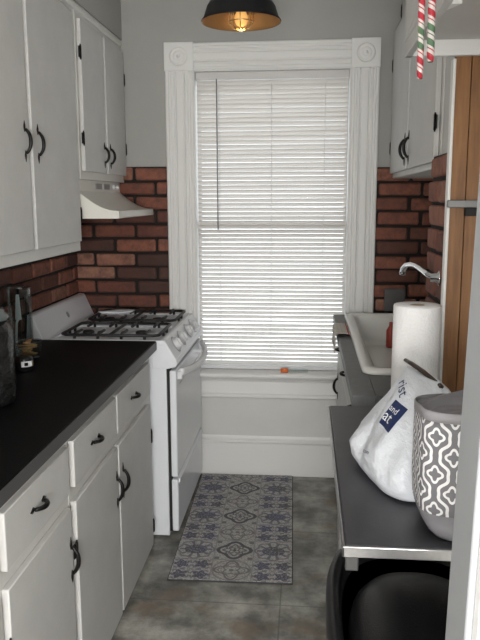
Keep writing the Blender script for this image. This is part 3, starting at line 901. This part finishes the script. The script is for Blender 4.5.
decal(text_faces('rist', .036), 'lettering', 'navy', bag, (.182, 1.56, 1.122), (.50, -.15, -.85), (.85, 0, .5), ND, .0014)
decal(text_faces('s.com', .013), 'lettering', 'navy', bag, (.132, 1.55, .955), (1, -.35, -.1), (.1, 0, 1), ND, .0014)
# dark bar lying across the top of the bag
b = MB().tube([(.247, 1.725, 1.1285), (.257, 1.69, 1.1275), (.2745, 1.636, 1.1225), (.302, 1.548, 1.1090)], [.0055, .0065, .0065, .0055], 10, flat=.8)
b.build('closure_bar', 'brownbar', pg)

# tote
TC, TRX, TRY = (.372, 1.305), .160, .080
def tote_ring(z, sx, sy, dx=0., n=96, ex=5.4, tilt=0.):
    out = []
    for j in range(n):
        a_ = 2*PI*j/n; c_, s_ = math.cos(a_), math.sin(a_)
        q = (abs(c_)**ex + abs(s_)**ex)**(-1/ex)
        x_, y_ = q*c_*TRX*sx, q*s_*TRY*sy
        out.append(Vector((TC[0]+dx+x_, TC[1]+y_, z + tilt*y_ + .0025*math.sin(4*a_))))
    return out
lev = [(.9025, .74, .80, 0), (.904, .82, .92, 0), (.914, .88, .98, 0), (.932, .945, 1.0, 0), (.954, .985, 1.01, 0), (.9541, .985, 1.012, 1), (1.0, 1.0, 1.03, 1), (1.04, 1.0, 1.04, 1), (1.08, 1.0, 1.03, 1), (1.11, 1.0, 1.02, 1), (1.1245, 1.0, 1.015, 1), (1.1246, 1.002, 1.03, 2), (1.140, 1.002, 1.03, 2), (1.142, .99, 1.0, 2)]
rings = [tote_ring(z, sx, sy, tilt=-.06*max(0, (z-.95)/.2)) for z, sx, sy, _ in lev]
per = [0]
for j in range(96): per.append(per[-1] + (rings[6][(j+1) % 96] - rings[6][j]).length)
uvs = [[(per[j] - per[72] + .012, z-.962) for j in range(97)] for z, *_ in lev]
tg = thing('tote', (TC[0], TC[1], TZ), 'grey fabric tote with white quatrefoil pattern beside the plastic bag', 'tote bag')
b = MB().loft(rings, capb=True, capt=False, uvs=uvs, mids=[{0: 0, 1: 1, 2: 2}[l[3]] for l in lev[:-1]])
o = b.build('tote_body', ['totegrey', 'tote', 'totebinding'], tg)
# crumpled inner lining rising over the far rim
rings = []
for i, (z, sc) in enumerate(((1.131, .975), (1.141, .95), (1.149, .80), (1.146, .55), (1.142, .2))):
    rg = tote_ring(z, sc, sc*.96, n=96)
    for j, p in enumerate(rg):
        a_ = 2*PI*j/96
        p.z += (.007*max(0, math.sin(a_)) + .003*math.sin(9*a_+i*1.3) + .018*((p.x-TC[0])/TRX)) * (1 if i else 0)
    rings.append(rg)
MB().loft(rings, capb=False).build('lining', 'totelining', tg)

# trash can under the table
t = thing('trash_can', (.27, 1.34, 0), 'black plastic trash can under the front of the steel table', 'trash can')
BX, BY, BRX, BRY = .262, 1.405, .207, .365
def bring(z, s_, ex=2.9, dx=0, n=72):
    out = []
    for j in range(n):
        a_ = 2*PI*j/n; c_, q_ = math.cos(a_), math.sin(a_)
        q = (abs(c_)**ex + abs(q_)**ex)**(-1/ex)
        out.append(Vector((BX+dx+q*c_*(BRX+s_), BY+q*q_*(BRY+s_), z)))
    return out
b = MB().loft([bring(.003, -.060), bring(.006, -.05), bring(.30, -.028), bring(.585, -.010), bring(.600, -.008)])
b.build('bucket', 'blackplastic', t)
b = MB().loft([bring(.596, -.004), bring(.600, .001), bring(.640, .001), bring(.650, -.003), bring(.654, -.012), bring(.652, -.024), bring(.640, -.030), bring(.600, -.036)], capb=True, capt=True)
b.build('lid_rim', 'blackplastic', t)
# swinging flap: a shallow ridge across the opening
b = MB(); rings = []
for k in range(9):
    q = k/8*PI/2
    sc = math.cos(q)*.999 + .001
    rings.append([Vector((BX + (p.x-BX)*sc, BY-.05 + (p.y-BY)*sc*.86, .603 + .078*math.sin(q))) for p in bring(0, -.045, ex=2.4)])
b.loft(rings, capb=True, capt=True)
b.build('swing_flap', 'blackplastic', t)

# ------------------------------------------------------------------ rug
RX0, RX1, RY0, RY1 = -.541, -.541+3*RUG_T, 2.608, 2.608+RUG_T*6.62
ang = 0.0
b = MB()
b.mi = 1; b.box(RX0, RX1, RY0, RY1, .0005, .006, bev=.002)
b.mi = 0
b.prism([(RX0+.004, RY0+.004), (RX1-.004, RY0+.004), (RX1-.004, RY1-.004), (RX0+.004, RY1-.004)], 'z', .006, .0085)
o = b.build('rug', ['rug', 'rug_edge'], origin=(RX0, RY0, 0)); o.rotation_euler.z = .0187
tag(o, 'cream and slate blue patterned mat on the floor in front of the stove', 'rug')

# ------------------------------------------------------------------ things on the black counter
CZ = .915
t = thing('glass_canister', (-.962, 1.98, CZ), 'dark embossed glass canister with grey-green lid at the left edge on the black counter', 'canister')
b = MB(); rr_ = .100
b.lathe([(.085, .001), (.096, .008), (rr_, .03), (rr_, .215), (.094, .240), (.075, .252), (0, .252)], (-.962, 1.98, CZ), 40, capb=True)
b.build('jar', 'darkjar', t)
b = MB().lathe([(.078, .2525), (.092, .256), (.092, .268), (.080, .276), (.080, .284), (.030, .292), (.014, .296), (.018, .310), (.014, .322), (0, .324)], (-.962, 1.98, CZ), 40)
b.build('lid', 'lidglass', t)
t = thing('glass_vase', (-1.130, 2.70, CZ), 'tall clear glass jar holding utensils by the brick wall, behind the dark canister', 'jar')
b = MB().lathe([(.042, .001), (.046, .006), (.047, .255), (.049, .262), (.044, .262), (.0425, .255), (.041, .012), (0, .010)], (-1.130, 2.70, CZ), 36, capb=True)
b.build('glass_wall', 'glass', t)
b = MB()
b.tube([(-1.150, 2.69, CZ+.014), (-1.140, 2.685, CZ+.12), (-1.130, 2.68, CZ+.14)], [.005, .005, .006], 8)
b.prism([(-1.143, CZ+.135), (-1.117, CZ+.135), (-1.123, CZ+.235), (-1.135, CZ+.235)], 'y', 2.678, 2.683, bev=.001)
tag(b.build('spatula', 'white_plastic'), 'white spatula standing in the tall glass jar', 'spatula')
for k, (dx, dy, top) in enumerate(((-.012, .022, .252), (.018, .014, .245))):
    b = MB().tube([(-1.130+dx*.6, 2.70+dy*.6, CZ+.014), (-1.130+dx*1.1, 2.70+dy*1.1, CZ+.17), (-1.130+dx*1.2, 2.70+dy*1.2, CZ+top)], [.004, .006, .010], 10, flat=.6)
    tag(b.build('kitchen_utensil', 'blackplastic'), ('black handled utensil in the tall glass jar, nearest the wall' if k == 0 else 'black handled utensil in the tall glass jar, nearest the stove'), 'utensil', 'utensils in the tall glass jar')
t = thing('glass_bowl', (-1.062, 2.60, CZ), 'small glass jar lying open with tan crackers near the stove', 'jar')
GC = (-1.062, 2.60, CZ+.001)
b = MB().lathe([(.040, 0), (.046, .006), (.052, .045), (.050, .060), (.053, .066), (.049, .066), (.046, .058), (.047, .045), (.042, .010), (0, .008)], GC, 32, capb=True)
b.build('bowl_wall', 'glass', t)
random.seed(11)
for k in range(7):
    a_ = k*2.4
    cx, cy = GC[0] + .009*math.cos(a_)*(k % 3)/1.5, GC[1] + .009*math.sin(a_)*(k % 3)/1.5
    b = MB().box(-.032, .032, -.010, .010, -.003, .003, bev=.0015)
    bmesh.ops.rotate(b.bm, verts=b.bm.verts[:], matrix=Matrix.Rotation(a_, 3, 'Z') @ Matrix.Rotation(.25*math.sin(k*2), 3, 'X'))
    bmesh.ops.translate(b.bm, verts=b.bm.verts[:], vec=(cx, cy, GC[2] + .016 + k*.0078))
    tag(b.build('cracker', 'snack'), 'tan cracker in the small glass jar near the stove', 'cracker', 'crackers in the small glass jar')
t = thing('black_tin', (-1.00, 2.40, CZ), 'small black tin with white and gold label on the black counter', 'tin')
b = MB().lathe([(.030, .001), (.032, .004), (.032, .044), (.029, .050), (0, .051)], (-1.00, 2.40, CZ), 32, capb=True)
tn = b.build('tin_body', 'blackmug', t)
b = MB()
def curved(b, a0, a1, z0, z1, r, n=8):
    A = [[b.bm.verts.new((-1.00 + r*math.cos(a0+(a1-a0)*i/n), 2.40 + r*math.sin(a0+(a1-a0)*i/n), CZ+z)) for i in range(n+1)] for z in (z0, z1)]
    for i in range(n): b._f((A[0][i], A[0][i+1], A[1][i+1], A[1][i]), True)
curved(b, -1.5, -.2, .018, .038, .0325)
b.build('label_band', 'inkwhite', tn)
b = MB(); curved(b, -1.15, -.75, .022, .034, .0329); b.build('label_spot', 'blackmug', tn)
b = MB(); curved(b, -.2, .25, .018, .038, .0325); b.build('label_foil', 'gold', tn)

# ------------------------------------------------------------------ ceiling lamp
LX, LY, LZ = -.2145, 2.40, 2.079
t = thing('ceiling_lamp', (LX, LY, CEIL), 'black barn-style ceiling lamp with bronze inside and caged amber bulb', 'lamp')
b = MB(); b.mi = 0
b.lathe([(.128, 0), (.1285, .003), (.121, .013), (.110, .046), (.102, .058), (.080, .065), (.030, .070)], (LX, LY, LZ), 48)
b.mi = 1
b.lathe([(.1275, .0005), (.119, .013), (.108, .044), (.100, .055), (.078, .061), (.0, .063)], (LX, LY, LZ), 48)
b.build('shade', ['blackpaint', 'bronze'], t)
b = MB().lathe([(.030, .068), (.030, .12), (.012, .14), (.009, .16), (.009, CEIL-LZ-.03), (.06, CEIL-LZ-.025), (.062, CEIL-LZ-.001)], (LX, LY, LZ), 28)
b.build('stem', 'blackpaint', t)
MB().lathe([(.0, .0625), (.021, .0625), (.021, .050), (.017, .046), (0, .046)], (LX, LY, LZ), 24).build('socket', 'brass', t)
MB().lathe([(.0, .046), (.012, .045), (.014, .035), (.021, .018), (.022, .006), (.016, -.008), (.006, -.014), (0, -.015)], (LX, LY, LZ), 24).build('bulb', 'bulb', t)
b = MB()
for k in range(8):
    a_ = k*PI/4
    e = Vector((math.cos(a_), math.sin(a_), 0)); c = Vector((LX, LY, LZ))
    b.tube([c + e*.022 + Vector((0, 0, .060)), c + e*.040 + Vector((0, 0, .040)), c + e*.040 + Vector((0, 0, .0)), c + e*.026 + Vector((0, 0, -.020)), c + Vector((0, 0, -.026))], .0016, 6)
for z, r in ((.030, .040), (.0, .040)):
    b.tube([(LX + r*math.cos(2*PI*i/32), LY + r*math.sin(2*PI*i/32), LZ+z) for i in range(32)], .0016, 6, closed=True)
b.build('bulb_cage', 'brass', t)
lb = lamp('amber_bulb_light', 'POINT', (LX, LY, LZ-.03), .25, (1, .55, .2), shadow_soft_size=.01)
lb.parent = t; lb.location = (0, 0, LZ-.035-CEIL)

# ------------------------------------------------------------------ window blind
BY_ = D + .014
bx0, bx1 = OX0+.010, OX1-.010
t = thing('window_blind', ((bx0+bx1)/2, BY_, OZ1-.012), 'closed white mini blind filling the window', 'blind')
MB().box(bx0-.004, bx1+.004, BY_-.016, BY_+.014, OZ1-.044, OZ1-.0045, bev=.003).build('head_rail', 'palegrey', t)
b = MB(); P = .0230; zt = OZ1-.056; n = 64
tl = math.radians(-56); hw = .0127
k = 0; z = zt
while z > .632:
    ex = .0
    dt = tl
    if abs(z-.868) < P*.5: dt = math.radians(-38)
    rows = []
    for x in (bx0, (bx0*2+bx1)/3, (bx0+2*bx1)/3, bx1):
        sag = .0005*math.sin(k*1.7 + x*4)
        rows.append([b.bm.verts.new((x, BY_ + math.cos(dt)*s_*hw - .0020*(1-s_*s_)*math.sin(dt), z + sag + math.sin(dt)*s_*hw + .0020*(1-s_*s_)*math.cos(dt))) for s_ in (-1, -.4, .4, 1)])
    for i in range(3):
        for j in range(3): b._f((rows[i][j], rows[i+1][j], rows[i+1][j+1], rows[i][j+1]), True)
    z -= P; k += 1
b.build('slats', 'slat', t, norm=False)
MB().box(bx0, bx1, BY_-.012, BY_+.014, .6005, .622, bev=.003).build('bottom_rail', 'white_plastic', t)
for x in (bx0+.115, (bx0+bx1)/2, bx1-.115):
    b = MB()
    for y in (BY_-.0135, BY_+.0135): b.tube([(x, y, OZ1-.05), (x, y, .64)], .0008, 5)
    b.build('ladder_cord', 'white_plastic', t)
b = MB().tube([(bx0+.105, BY_-.022, OZ1-.040), (bx0+.1075, BY_-.024, 1.36)], .0034, 8)
b.build('tilt_wand', 'greyplastic', t)
# small thing on the sill
t = thing('sill_marker', (-.075, 3.70, .60), 'orange capped clear tube lying on the window sill', 'tube')
MB().tube([(-.125, 3.705, .612), (-.085, 3.705, .612)], .0115, 14).build('cap', 'orange', t)
MB().tube([(-.0849, 3.705, .611), (.02, 3.708, .611)], .0095, 14).build('barrel', 'glass', t)
